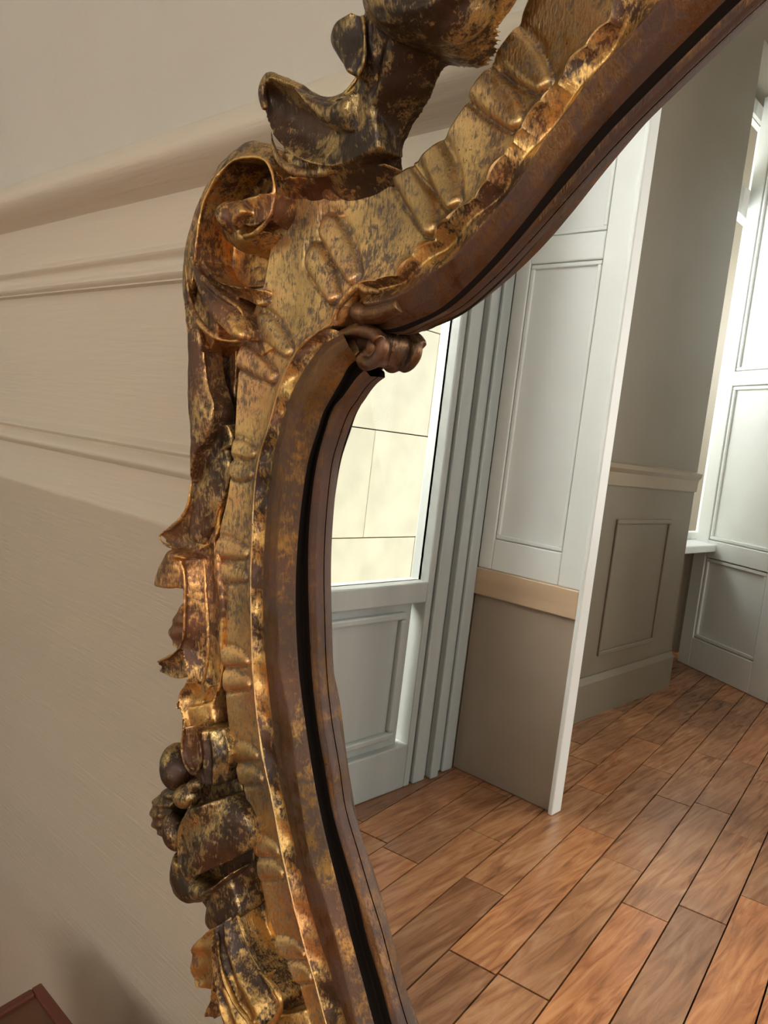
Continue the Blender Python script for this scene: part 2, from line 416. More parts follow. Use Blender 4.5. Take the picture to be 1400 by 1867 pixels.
# ------------------------------------------------------------------ mirror wall with its dado mouldings
def zy(py):
    v = CAM_M @ A([-CX, CY - py, -F_PX]); return EYE - CAM[1] / v[1] * v[2]
prof = []                       # (depth towards the room, z) from bottom to top
def pr_(d, py): prof.append((d, zy(py)))
pr_(.004, 872); pr_(.0065, 868); pr_(.0065, 862); pr_(.004, 856)
pr_(.004, 803)
for k in range(9): a = math.pi * k / 8; pr_(.004 + .009 * math.sin(a), 800 - 24 * k / 8)
pr_(.005, 774)
for k in range(7): a = math.pi * k / 6; pr_(.005 + .005 * math.sin(a), 772 - 12 * k / 6)
pr_(.002, 757); pr_(.002, 548); pr_(.010, 545)
for k in range(7): a = math.pi * k / 6; pr_(.010 + .005 * math.sin(a), 543 - 16 * k / 6)
pr_(.009, 524); pr_(.009, 516)
for k in range(7): a = math.pi * k / 6; pr_(.010 + .005 * math.sin(a), 514 - 16 * k / 6)
pr_(.010, 495); pr_(.011, 434)
for k in range(15):
    a = k / 14.; pr_(.013 + .036 * math.sin(math.pi * min(1, a * 1.0)) ** .8 * (1 - .25 * a), 431 - 78 * a)
pr_(.006, 350); pr_(.0, 344)
prof = [(d * .65, z) for d, z in prof]; prof.insert(0, (.0026, -.01)); prof.append((0, CE))
n = len(prof); v = []; f = []
for x in (NL, RW): v += [(x, -d, z) for d, z in prof]
for i in range(n - 1): f.append((i, i + 1, n + i + 1, n + i))
o = mesh_obj('wall_back', v + [(NL, .2, 0), (NL, .2, CE), (RW, .2, 0), (RW, .2, CE)],
             f + [(0, n, 2 * n + 2, 2 * n), (n - 1, 2 * n + 1, 2 * n + 3, 2 * n - 1), (2 * n, 2 * n + 2, 2 * n + 3, 2 * n + 1)], M['dado'], None, True)
o.data.materials.append(M['wall'])
for p in o.data.polygons:
    if p.center.z > 1.0 and p.area > .5: p.material_index = 1
o.data.set_sharp_from_angle(angle=math.radians(38)); tag(o, kind='structure')

#CARVING
# ------------------------------------------------------------------ the gilt mirror
root = empty('wall_mirror', (-.16, -.15, 0))
tag(root, 'large leaning wall mirror in a carved and worn gilt rococo frame', 'mirror')

def cr_spline(P, n):
    """Catmull-Rom through rows of P (k, d) at n evenly spaced indices"""
    P = A(P, float); k = len(P); t = np.linspace(0, k - 1, n); i = np.minimum(t.astype(int), k - 2); s = (t - i)[:, None]
    p0 = P[np.maximum(i - 1, 0)]; p1 = P[i]; p2 = P[i + 1]; p3 = P[np.minimum(i + 2, k - 1)]
    return .5 * (2 * p1 + (p2 - p0) * s + (2 * p0 - 5 * p1 + 4 * p2 - p3) * s ** 2 + (3 * p1 - p0 - 3 * p2 + p3) * s ** 3)

def lift(P3):                       # (px, py, h) rows -> world
    return A([at(*p) for p in P3])

def grid_solid(T, back):
    """closed solid from a top grid T (r, c, 3) and a depth h for its back"""
    r, c, _ = T.shape
    B = T.reshape(-1, 3).copy()
    hh = (B - G0) @ N / S
    bk = np.minimum(back if np.isscalar(back) else 0, hh - .0015)
    B = B + N * ((bk - hh) * S)[:, None]
    v = np.concatenate([T.reshape(-1, 3), B]); o = r * c; f = []
    id_ = lambda i, j: i * c + j
    for i in range(r - 1):
        for j in range(c - 1):
            a, b_, d, e = id_(i, j), id_(i, j + 1), id_(i + 1, j + 1), id_(i + 1, j)
            f.append((a, b_, d, e)); f.append((o + e, o + d, o + b_, o + a))
    for i in range(r - 1):
        a, e = id_(i, 0), id_(i + 1, 0); f.append((a, e, o + e, o + a))
        a, e = id_(i, c - 1), id_(i + 1, c - 1); f.append((e, a, o + a, o + e))
    for j in range(c - 1):
        a, e = id_(0, j), id_(0, j + 1); f.append((e, a, o + a, o + e))
        a, e = id_(r - 1, j), id_(r - 1, j + 1); f.append((a, e, o + e, o + a))
    return v, f

def uvh(Pw):
    q_ = (Pw - G0) / S
    return np.stack([q_ @ X, q_ @ V, q_ @ N], -1)

def from_uvh(Q): return G0 + (Q[..., :1] * X + Q[..., 1:2] * V + Q[..., 2:] * N) * S

def loft(guides, rows, cols, post=None):
    """guides: list of columns, each a list of (px,py,h); smooth along, smooth across through col counts"""
    G = [cr_spline(lift(g), rows) for g in guides]
    segs = []
    for j in range(len(G) - 1):
        nn = cols[j]; t = np.linspace(0, 1, nn, endpoint=False)
        segs.append(G[j][:, None] * (1 - t)[None, :, None] + G[j + 1][:, None] * t[None, :, None])
    T = np.concatenate(segs + [G[-1][:, None]], 1)
    Q = uvh(T)
    if post: Q = post(Q)
    return from_uvh(Q)

def smooth_cols(Q, it=2, lock=True):
    for _ in range(it):
        R_ = Q.copy(); R_[:, 1:-1] = .25 * Q[:, :-2] + .5 * Q[:, 1:-1] + .25 * Q[:, 2:]; Q = R_
    return Q

def seg_bump(Q, a, b_, r, amp, flat=1.0):
    """rounded gadroon ridge from a to b (uv) of radius r"""
    p = Q[..., :2]; a = A(a); b_ = A(b_); ab = b_ - a
    t = np.clip(((p - a) @ ab) / (ab @ ab), 0, 1)
    d = np.linalg.norm(p - (a + t[..., None] * ab), axis=-1)
    side = ((p - a)[..., 0] * ab[1] - (p - a)[..., 1] * ab[0]) / np.linalg.norm(ab)     # >0 below / right of the ridge
    rr = r * (1 - .50 * t ** 2.2) * (1.22 - .45 * np.clip(side / r, -.6, .6))
    k = np.clip(1 - (d / rr) ** 2, 0, 1)
    Q[..., 2] += amp * k ** .65
    # little carved gutter round the ridge
    Q[..., 2] -= amp * .28 * np.exp(-((d - rr * 1.12) / (rr * .22)) ** 2)
    return Q

def px_uv(px, py, h): return uvh(at(px, py, h))[:2]

# --- channel (flat field with gadroon ridges) : rows of outer edge and crest
ch_O = [(640, 2150), (590, 1950), (564, 1867), (540, 1790), (501, 1714), (478, 1636), (462, 1538), (446, 1459), (421, 1368), (411, 1300), (404, 1207), (401, 1136), (391, 1046), (396, 975), (412, 904), (421, 832), (425, 779),
        (428, 707), (434, 650), (452, 590), (478, 530), (490, 470), (502, 410), (522, 352), (575, 312), (650, 300), (714, 318), (752, 300), (797, 257), (830, 205), (861, 163), (895, 115), (926, 70), (950, 10), (985, -80), (1010, -160)]
ch_C = [(690, 2150), (624, 1950), (596, 1867), (578, 1800), (556, 1725), (536, 1648), (513, 1545), (498, 1464), (478, 1370), (468, 1290), (461, 1210), (459, 1136), (458, 1048), (461, 975), (464, 904), (473, 832), (489, 783),
        (511, 704), (530, 660), (556, 625), (582, 604), (603, 594), (613, 580), (622, 560), (645, 528), (700, 511), (767, 463), (805, 412), (850, 378), (893, 325), (940, 255), (985, 190), (1045, 118), (1134, 0), (1200, -90), (1250, -160)]
HC, HR = .0165, .0195
RIDGES = [(735, 322, 787, 418), (770, 275, 829, 372), (596, 425, 652, 508), (570, 478, 614, 545), (868, 152, 943, 226), (903, 82, 992, 158),
          (478, 600, 530, 642), (440, 655, 500, 690), (430, 825, 462, 828), (428, 862, 458, 866), (396, 1004, 452, 1010), (396, 1048, 452, 1052),
          (408, 1202, 452, 1206), (408, 1246, 456, 1248), (425, 1376, 470, 1378), (432, 1418, 478, 1420), (462, 1548, 508, 1552), (470, 1590, 515, 1592),
          (512, 1735, 556, 1738), (528, 1778, 566, 1782)]
def ch_post(Q):
    # slightly dished field
    c = Q.shape[1]; t = np.linspace(0, 1, c)
    Q[..., 2] += -.0022 * np.sin(np.pi * np.clip(t, 0, 1))[None, :] ** 1.0
    # crest rises sharply at the inner side with a nibbled scallop
    s = np.concatenate([[0], np.cumsum(np.linalg.norm(np.diff(Q[:, -1, :2], axis=0), axis=1))])
    upw = np.clip((Q[:, -1, 1] + .02) / .03, 0, 1)
    wob = (.0007 * np.sin(s * 2 * math.pi / .026) + .0004 * np.sin(s * 2 * math.pi / .0145 + 1)) * (.15 + .85 * upw)
    e = np.clip((t - .86) / .14, 0, 1) ** 1.5
    Q[..., 2] += (.0007 + wob)[:, None] * e[None, :]
    for i, (a, b_, c_, d) in enumerate(RIDGES):
        rad, am = (.0064, .0034) if i < 6 else ((.0060, .0028) if i < 8 else (.0052, .0018))
        Q = seg_bump(Q, px_uv(a, b_, HC), px_uv(c_, d, HC), rad, am)
    e0 = np.clip(1 - t / .06, 0, 1)
    fr = np.arange(Q.shape[0]) / (Q.shape[0] - 1.) * (len(ch_O) - 1)
    we = np.clip(np.abs(fr - 22.) / 2. - 1.2, 0, 1)
    Q[..., 2] -= .003 * we[:, None] * e0[None, :] ** 2
    return nibble(Q, -1)
def nibble(Q, j, w=10):
    """hand-nibbled edge of the upper field: pushes the crest sideways where the carver's gouge bit"""
    e = Q[:, j, :2]; k = e[:, 0] + e[:, 1]
    a = np.abs(np.sin(k * math.pi / .034 + .4)) ** .55 + .45 * np.abs(np.sin(k * math.pi / .0155 + 1.1)) ** .7 + .2 * np.sin(k * 160)
    sh = (.75 - a) * .0030 * np.clip((e[:, 1] + .005) / .03, 0, 1)
    n_ = Q.shape[1]; jj = j % n_
    wt = np.exp(-np.abs(np.arange(n_) - jj) / w * 1.4)
    Q[..., 0] += sh[:, None] * wt[None, :] * .7; Q[..., 1] -= sh[:, None] * wt[None, :] * .7
    return Q
Tch = loft([[(*p, HC) for p in ch_O], [(*p, HR) for p in ch_C]], 900, [90], ch_post)
v, f = grid_solid(Tch, -.004)
mesh_obj('channel_moulding', v, f, M['goldflat'], root)

def three(cols_guides, counts, rows, post, names_mats):
    T = loft(cols_guides, rows, counts, post)
    idx = np.cumsum([0] + counts)
    for (nm, mat, a, b_) in names_mats:
        W = T[:, idx[a]:idx[b_] + 1]
        if b_ == len(counts):                     # the bead closes down onto the glass
            e = W[:, -1:]; W = np.concatenate([W, e - N * (((e - G0) @ N)[..., None] - .0002)], 1)
        r_, c_ = W.shape[:2]; v = W.reshape(-1, 3)
        f = [(i * c_ + j, i * c_ + j + 1, (i + 1) * c_ + j + 1, (i + 1) * c_ + j) for i in range(r_ - 1) for j in range(c_ - 1)]
        mesh_obj(nm, v, f, mat, root)
    return T

# --- lower run
ys = [2150, 1950, 1867, 1790, 1712, 1640, 1560, 1480, 1404, 1314, 1225, 1136, 1050, 975, 904, 840, 785]
def ip(pts, y):
    pts = sorted(pts, key=lambda p: p[1]); P_ = A(pts, float); return float(np.interp(y, P_[:, 1], P_[:, 0]))
cCr = [(p[0], p[1]) for p in ch_C if p[1] > 760]
cRL = [(518, 754), (500, 821), (493, 868), (486, 939), (480, 1011), (479, 1100), (480, 1171), (488, 1243), (496, 1314), (507, 1404), (518, 1457), (525, 1498), (549, 1596), (572, 1683), (596, 1754), (619, 1824), (632, 1867), (660, 1950), (725, 2150)]
cRM = [(545, 754), (527, 821), (520, 868), (510, 939), (505, 1011), (505, 1100), (507, 1136), (512, 1225), (529, 1314), (540, 1404), (550, 1475), (564, 1557), (604, 1675), (627, 1773), (651, 1867), (680, 1950), (745, 2150)]
cGL = [(586, 765), (564, 832), (554, 886), (546, 957), (541, 1011), (538, 1100), (543, 1207), (554, 1300), (564, 1368), (575, 1439), (592, 1518), (611, 1596), (631, 1675), (651, 1754), (674, 1832), (682, 1867), (708, 1950), (775, 2150)]
cGR = [(600, 755), (575, 850), (568, 904), (562, 975), (561, 1064), (562, 1100), (566, 1207), (575, 1300), (589, 1386), (607, 1486), (627, 1557), (651, 1636), (674, 1734), (694, 1793), (714, 1867), (742, 1950), (808, 2150)]
cLP = [(612, 775), (590, 850), (583, 921), (578, 993), (577, 1064), (579, 1136), (583, 1243), (592, 1321), (606, 1404), (617, 1479), (645, 1577), (668, 1655), (692, 1734), (711, 1813), (727, 1867), (755, 1950), (822, 2150)]
low = {k: [(ip(c, y), y) for y in ys] for k, c in dict(Cr=cCr, RL=cRL, RM=cRM, GL=cGL, GR=cGR, LP=cLP).items()}
fan = dict(Cr=[(500, 742), (514, 698), (533, 656), (565, 618), (600, 598)],
           RL=[(522, 745), (536, 707), (561, 664), (589, 629), (625, 608)],
           RM=[(552, 748), (572, 712), (592, 682), (612, 652), (636, 632)],
           GL=[(590, 752), (607, 720), (622, 694), (636, 668), (652, 655)],
           GR=[(606, 745), (625, 722), (638, 704), (652, 686), (665, 674)],
           LP=[(622, 752), (638, 728), (650, 710), (662, 696), (675, 686)])
for k in fan: low[k] += fan[k]
def g(cols, h): return [(*p, h) for p in cols]
def midc(a, b_, t=.5): return [(p[0] * (1 - t) + q_[0] * t, p[1] * (1 - t) + q_[1] * t) for p, q_ in zip(a, b_)]
HG = dict(Cr=HR, cove=.0165, RL=.0178, RT=.0196, RM=.0185, GL=.0118, GB=.0045, GR=.0070, LP=.0052)
def cove_post(cv, ln):
    def post(Q):
        c0, c1 = 0, cv
        s = np.concatenate([[0], np.cumsum(np.linalg.norm(np.diff(Q[:, cv // 2, :2], axis=0), axis=1))])
        k = np.abs(np.sin(s * math.pi / ln + .5)) ** 2.0
        k2 = .5 + .5 * np.sin(s * 2.1 * math.pi / ln + 2)
        t = np.linspace(0, 1, c1 + 1)
        prof_ = np.sin(np.pi * t) ** .8
        Q[:, c0:c1 + 1, 2] -= (.0026 * (1 - k) + .0006 * k2)[:, None] * prof_[None, :]
        return smooth_cols(Q, 2)
    return post
three([g(low['Cr'], HG['Cr']), g(low['RL'], HG['RL']), g(midc(low['RL'], low['RM'], .4), HG['RT']), g(low['RM'], HG['RM']),
       g(low['GL'], HG['GL']), g(midc(low['GL'], low['GR'], .55), HG['GB']), g(low['GR'], HG['GR']), g(low['LP'], HG['LP'])],
      [22, 10, 10, 16, 8, 8, 6], 800, cove_post(22, .0215),
      [('scalloped_cove', M['gold'], 0, 1), ('bead_moulding', M['umber'], 1, 3), ('sloped_moulding', M['rust'], 3, 4), ('rebate', M['black'], 4, 6), ('glazing_bead', M['umber'], 6, 7)])

# --- upper run
up = dict(Cr=[(648, 527), (668, 517), (699, 511), (737, 489), (785, 432), (850, 378), (893, 325), (940, 255), (985, 190), (1045, 118), (1134, 0), (1200, -90), (1250, -160)],
          CB=[(650, 540), (670, 532), (706, 522), (748, 500), (806, 452), (868, 394), (918, 340), (966, 275), (1015, 210), (1075, 138), (1160, 12), (1225, -72), (1280, -140)],
          RL=[(652, 552), (675, 552), (716, 541), (763, 514), (826, 467), (885, 402), (946, 326), (995, 250), (1040, 190), (1098, 118), (1195, 14), (1260, -60), (1320, -125)],
          RM=[(662, 582), (686, 585), (730, 572), (784, 546), (850, 492), (912, 430), (968, 362), (1022, 290), (1072, 226), (1130, 155), (1235, 34), (1300, -40), (1370, -115)],
          GL=[(676, 596), (705, 601), (750, 588), (806, 560), (872, 500), (932, 432), (985, 366), (1040, 297), (1095, 232), (1160, 163), (1290, 33), (1370, -45), (1440, -110)],
          GR=[(690, 602), (722, 606), (764, 592), (822, 560), (886, 502), (945, 438), (1000, 372), (1056, 306), (1110, 242), (1178, 172), (1305, 45), (1386, -32), (1458, -98)],
          LP=[(696, 606), (732, 606), (770, 588), (828, 558), (892, 502), (953, 438), (1006, 378), (1064, 312), (1120, 250), (1190, 178), (1320, 52), (1400, -22), (1470, -88)])
three([g(up['Cr'], .0202), g(up['CB'], .0165), g(up['RL'], .0195), g(up['RM'], .0150), g(up['GL'], .0088), g(up['GR'], .0048), g(up['LP'], .0045)],
      [12, 14, 14, 14, 8, 6], 700, lambda Q: nibble(cove_post(26, .030)(Q), 0, 8),
      [('scalloped_cove', M['gold'], 0, 2), ('bead_moulding', M['umber'], 2, 4), ('rebate', M['black'], 4, 5), ('glazing_bead', M['umber'], 5, 6)])

# --- carved ornaments: closed solids fused by a voxel remesh
def patch(L_, R_, rows=60, cols=24, prof=None, back=0., thick=None, taper=False):
    """L_, R_ edge lists of (px,py,h); prof(s,t)-> extra height; thick: constant thickness"""
    Lw, Rw = cr_spline(lift(L_), rows), cr_spline(lift(R_), rows)
    t = np.linspace(0, 1, cols); s = np.linspace(0, 1, rows)
    T = Lw[:, None] * (1 - t)[None, :, None] + Rw[:, None] * t[None, :, None]
    S_, T_ = np.meshgrid(s, t, indexing='ij')
    if prof is not None: T = T + N * (prof(S_, T_)[..., None] * S)
    if thick is not None:
        hh = uvh(T)[..., 2].reshape(-1) - thick
        return grid_solid_arr(T, hh if not taper else uvh(T)[..., 2].reshape(-1) - (thick * (1 - T_ ** 1.6) + .006).reshape(-1))
    return grid_solid(T, back)

def grid_solid_arr(T, hb):
    v, f = grid_solid(T, 0.)
    k = T.shape[0] * T.shape[1]; top = T.reshape(-1, 3); hh = (top - G0) @ N / S
    v[k:] = top + N * ((hb - hh) * S)[:, None]
    return v, f

def dome(a): return lambda s, t: a * np.sin(np.pi * t)
def cup(a): return lambda s, t: -a * np.sin(np.pi * t) ** .8

def blob(px, py, h, ru, rv, rh, ang_=0., nu=28, nv=16):
    """ellipsoid seated with its centre h above the glass; ru, rv in metres in the frame plane"""
    c = at(px, py, h); v = []; f = []; ru, rv, rh = ru * S, rv * S, rh * S
    ca_, sa_ = math.cos(ang_), math.sin(ang_); e1 = X * ca_ + V * sa_; e2 = -X * sa_ + V * ca_
    for i in range(nv + 1):
        th = math.pi * i / nv
        for j in range(nu):
            ph = 2 * math.pi * j / nu
            v.append(c + e1 * ru * math.sin(th) * math.cos(ph) + e2 * rv * math.sin(th) * math.sin(ph) + N * rh * math.cos(th))
    for i in range(nv):
        for j in range(nu):
            f.append((i * nu + j, i * nu + (j + 1) % nu, (i + 1) * nu + (j + 1) % nu, (i + 1) * nu + j))
    return v, f

def tube(pts, rad, n=80, sides=12, flat=1.):
    """round bar through (px,py,h) points, radius (metres) constant or list"""
    C_ = cr_spline(lift(pts), n)
    r = np.interp(np.linspace(0, 1, n), np.linspace(0, 1, len(rad)), rad) if hasattr(rad, '__len__') else np.full(n, rad)
    r = r * S
    Tn = np.gradient(C_, axis=0); Tn /= np.linalg.norm(Tn, axis=1)[:, None]
    v = []; f = []
    for i in range(n):
        s1 = np.cross(N, Tn[i]); s1 /= np.linalg.norm(s1) + 1e-9; s2 = np.cross(Tn[i], s1)
        for j in range(sides):
            a = 2 * math.pi * j / sides; v.append(C_[i] + r[i] * (math.cos(a) * s1 + math.sin(a) * s2 * flat))
    for i in range(n - 1):
        for j in range(sides): f.append((i * sides + j, i * sides + (j + 1) % sides, (i + 1) * sides + (j + 1) % sides, (i + 1) * sides + j))
    f.append(tuple(range(sides))); f.append(tuple(range((n - 1) * sides, n * sides))[::-1])
    return v, f

def carve(name, mat, pieces, voxel=.0008, smooth=10, label=None):
    mb = MB()
    for v, f in pieces: mb.add(v, f)
    o = mb.out(name, mat, root, smooth=True)
    # each piece is a closed shell of its own; fuse them
    rm = o.modifiers.new('fuse', 'REMESH'); rm.mode = 'VOXEL'; rm.voxel_size = voxel * S * .95; rm.use_smooth_shade = True
    if smooth:
        s = o.modifiers.new('soften', 'SMOOTH'); s.factor = .5; s.iterations = smooth
    dm = o.modifiers.new('tool_marks', 'DISPLACE'); dm.texture = TOOL; dm.strength = .0022 * S; dm.mid_level = .5; dm.texture_coords = 'LOCAL'
    if label: o['label'] = label
    return o

TOOL = bpy.data.textures.new('tool_marks', 'CLOUDS'); TOOL.noise_scale = .011; TOOL.noise_depth = 2

def P(h, *pts): return [(p[0], p[1], h if len(p) < 3 else p[2]) for p in pts]

# volute (scroll with a hollow centre)
sc_out = P(.022, (334, 560, .016), (332, 514, .018), (337, 465, .02), (343, 433), (364, 364), (403, 296), (450, 259), (498, 264, .022), (526, 300, .020), (538, 360, .017), (522, 415, .017), (488, 452, .019), (452, 464, .021), (414, 440), (402, 405), (414, 374, .03), (440, 362, .032))
sc_in = P(.031, (346, 560, .020), (348, 520, .026), (354, 475), (358, 432), (373, 364), (414, 302), (453, 287), (485, 294), (499, 334), (497, 373), (489, 399), (466, 424), (444, 430), (431, 420), (425, 405, .036), (432, 392, .037), (446, 386, .036))
carve('volute', M['gold'], [
    patch(sc_out, sc_in, 160, 14, lambda s, t: .0015 * np.sin(np.pi * t), back=.004),
    blob(432, 398, .026, .0075, .0085, .013, .3),
    patch(P(.034, (440, 362), (455, 358), (475, 352), (492, 350)), P(.030, (440, 405), (455, 412), (475, 405), (494, 385)), 20, 12, cup(.002), back=.015),
    patch(P(.008, (345, 480), (350, 400), (385, 320), (430, 285), (480, 285)), P(.008, (400, 520), (490, 520), (520, 460), (525, 400), (510, 330)), 60, 30, cup(.002), back=-.002),
    tube(P(.031, (350, 520), (358, 440), (373, 364), (414, 301), (453, 286), (486, 294), (500, 334), (497, 373), (489, 399), (466, 424), (444, 430)), [.0006, .0011, .0013, .0013, .0011], 120, 8),
])
# leaf folds under the volute
carve('leaf_fold', M['gold'], [
    patch(P(.020, (336, 470), (332, 520), (334, 570), (342, 615), (362, 648, .018)), P(.028, (352, 470), (362, 520), (385, 560), (395, 605), (374, 650, .018)), 60, 16, cup(.004), back=-.002),
    patch(P(.030, (346, 470), (362, 530), (388, 580), (420, 612), (441, 618)), P(.026, (362, 465), (382, 512), (415, 545), (438, 568), (452, 600)), 60, 20, dome(.003), back=.002),
    patch(P(.027, (362, 465), (382, 503), (415, 520), (455, 524), (490, 530, .018)), P(.020, (385, 510), (405, 530), (440, 545), (470, 556), (496, 548, .016)), 50, 16, cup(.003), back=.002),
    tube(P(.029, (348, 440), (360, 490), (384, 522), (412, 545), (436, 562), (445, 580)), [.0008, .0016, .0018, .0015, .0008], 80, 8),
    tube(P(.026, (338, 480), (346, 545), (366, 590), (400, 618), (438, 622)), [.0008, .0014, .0016, .0014, .0008], 80, 8),
    patch(P(.014, (440, 610), (455, 640), (470, 660)), P(.016, (480, 560), (500, 600), (510, 630)), 24, 12, dome(.002), back=.0),
])
# crest leaf: dark stem with two hooked tips rising to the top
stem_L = P(.030, (590, 385, .013), (545, 352, .018), (575, 312, .026), (618, 270), (648, 215, .034), (660, 160, .038), (664, 81, .042), (662, 10, .044), (668, -60, .046), (680, -160, .048))
stem_R = P(.022, (700, 372, .013), (724, 345, .014), (721, 310, .018), (722, 265), (745, 215), (768, 172, .026), (795, 116, .03), (853, 72, .034), (915, 8, .036), (985, -120, .038))
carve('crest_leaf', M['goldleaf'], [
    patch(stem_L, stem_R, 110, 40, lambda s, t: .010 * np.sin(np.pi * t) * (1 - .3 * s) * np.clip(s * 5, 0.05, 1) ** 1.2 - .004 * np.exp(-((t - .35) / .12) ** 2), thick=.022, taper=True),
    # lower hooked tip
    patch(P(.034, (477, 165), (479, 192), (487, 225), (502, 255), (530, 282), (575, 300), (625, 300), (690, 270)),
          P(.040, (489, 138), (508, 143), (535, 155), (565, 170), (600, 178), (634, 164), (655, 135), (668, 100)), 80, 24,
          lambda s, t: -.009 * np.sin(np.pi * t) ** .8 * np.sin(np.pi * np.clip(s * 1.15, 0, 1)) ** .6, thick=.017),
    patch(P(.040, (545, 165), (560, 200), (590, 228), (635, 235)), P(.041, (540, 160), (575, 180), (612, 186), (645, 165)), 30, 12, dome(.003), thick=.012),
    tube(P(.036, (484, 200), (478, 170), (484, 146), (496, 139), (512, 146), (545, 160), (580, 176), (612, 180), (636, 164), (654, 135), (663, 100)), [.0018, .0022, .0022, .0014, .001, .001], 100, 8),
    tube(P(.030, (494, 236), (500, 272), (515, 298), (545, 314), (580, 316), (620, 304), (670, 280)), [.0008, .0018, .0024, .0024, .0018, .001], 80, 10),
    # upper hooked tip
    patch(P(.042, (655, 33), (620, 44), (603, 62), (604, 86), (624, 114), (650, 140)), P(.046, (662, 30), (664, 50), (665, 70), (665, 92), (662, 118), (652, 140)), 60, 20, dome(.006), thick=.014),
    tube(P(.047, (661, 26), (665, 60), (666, 85), (663, 112), (652, 138)), .0010, 60, 8),
    blob(545, 302, .010, .014, .012, .010),
    # overhanging lobe at the top
    patch(P(.050, (662, -30), (670, 30), (705, 62), (745, 72), (795, 70), (835, 38)), P(.052, (700, -120), (730, -60), (770, -20), (810, -10), (850, -30), (915, -60)), 60, 26, dome(.010), thick=.024, taper=True),
    blob(845, 20, .046, .012, .009, .010, .6),
    tube(P(.056, (672, -20), (690, 20), (725, 30), (765, 24), (800, 0), (830, -40)), [.002, .003, .003, .002], 60, 10),
])
carve('acanthus_root', M['gold'], [
    patch(P(.0150, (492, 408), (550, 404), (615, 398), (680, 384), (728, 356)), P(.025, (512, 322), (572, 318), (630, 306), (690, 296), (722, 306, .021)), 50, 30, lambda s, t: -.0045 * np.sin(np.pi * t), back=.0),
])
# long side leaf with the hollow beside it
carve('side_leaf', M['goldleaf'], [
    patch(P(.020, (342, 600), (343, 671), (344, 750), (349, 832), (349, 886)), P(.024, (362, 600), (371, 693), (386, 754), (373, 800), (359, 823)), 70, 16, dome(.003), thick=.016),
    patch(P(.012, (346, 780), (349, 850), (347, 912), (344, 975)), P(.014, (400, 770), (418, 850), (400, 930), (372, 995)), 60, 20, dome(.004), back=-.004),
    patch(P(.018, (364, 754), (372, 770), (392, 776), (410, 772)), P(.016, (372, 800), (378, 815), (400, 820), (420, 812)), 24, 12, cup(.002), back=0.),
    tube(P(.023, (371, 640), (376, 693), (388, 735), (384, 758), (364, 756)), .0012, 60, 8),
    tube(P(.021, (386, 754), (376, 795), (360, 822)), .0011, 40, 8),
    patch(P(.002, (366, 620), (370, 700), (385, 760)), P(.004, (430, 620), (428, 700), (425, 770)), 30, 12, cup(.001), back=-.004),
])
# hooked acanthus strip down the side
carve('acanthus_strip', M['gold'], [
    patch(P(.016, (347, 905), (332, 942), (314, 958), (291, 972), (291, 980)), P(.014, (400, 960), (385, 990), (355, 1004), (315, 998), (296, 991)), 50, 20, cup(.003), thick=.013),
    tube(P(.017, (349, 880), (343, 920), (330, 945), (312, 961), (291, 977), (300, 992), (322, 999)), .0011, 70, 8),
    patch(P(.020, (340, 1008), (311, 1003), (294, 1023), (283, 1050), (280, 1068)), P(.023, (350, 1020), (330, 1022), (334, 1040), (336, 1056), (334, 1073)), 50, 18, dome(.005), thick=.014),
    patch(P(.022, (318, 1010), (334, 1039), (337, 1090), (335, 1150), (329, 1180), (338, 1240), (322, 1270), (331, 1312), (331, 1350)),
          P(.014, (390, 985), (392, 1040), (402, 1100), (400, 1170), (400, 1220), (395, 1255), (388, 1285), (390, 1320), (400, 1350)), 120, 22,
          lambda s, t: -.006 * np.sin(np.pi * t) ** .8, thick=.018),
    tube(P(.023, (316, 1012), (330, 1026), (336, 1050), (337, 1100), (335, 1150), (328, 1178), (310, 1196), (287, 1207)), .0011, 90, 8),
    patch(P(.017, (334, 1098), (320, 1120), (314, 1135), (309, 1155), (318, 1174)), P(.019, (345, 1105), (342, 1125), (342, 1140), (340, 1160), (332, 1182)), 36, 14, lambda s, t: .003 * np.sin(np.pi * t) + .0008 * np.sin(s * 20), thick=.010),
    patch(P(.022, (328, 1178), (308, 1195), (286, 1207), (285, 1215)), P(.018, (350, 1225), (328, 1238), (303, 1233), (286, 1222)), 40, 18, cup(.003), thick=.013),
    patch(P(.020, (341, 1235), (326, 1268), (318, 1288), (321, 1294)), P(.015, (382, 1250), (362, 1290), (342, 1305), (330, 1302)), 40, 18, cup(.002), thick=.014),
    patch(P(.016, (336, 1290), (333, 1320), (331, 1360)), P(.014, (385, 1280), (392, 1320), (395, 1365)), 30, 14, dome(.003), back=-.004),
])
carve('ridge_leaf', M['gold'], [
    tube(P(.0165, (398, 985), (400, 1040), (407, 1100), (405, 1170), (405, 1220), (398, 1262)), [.0012, .0022, .0022, .0018, .001], 90, 10),
    tube(P(.019, (372, 1020), (376, 1090), (380, 1160), (376, 1220), (360, 1275)), [.0008, .0016, .0016, .001], 80, 8),
    tube(P(.012, (412, 790), (414, 850), (404, 920), (396, 975)), [.0015, .0022, .0022, .0012], 60, 8),
])
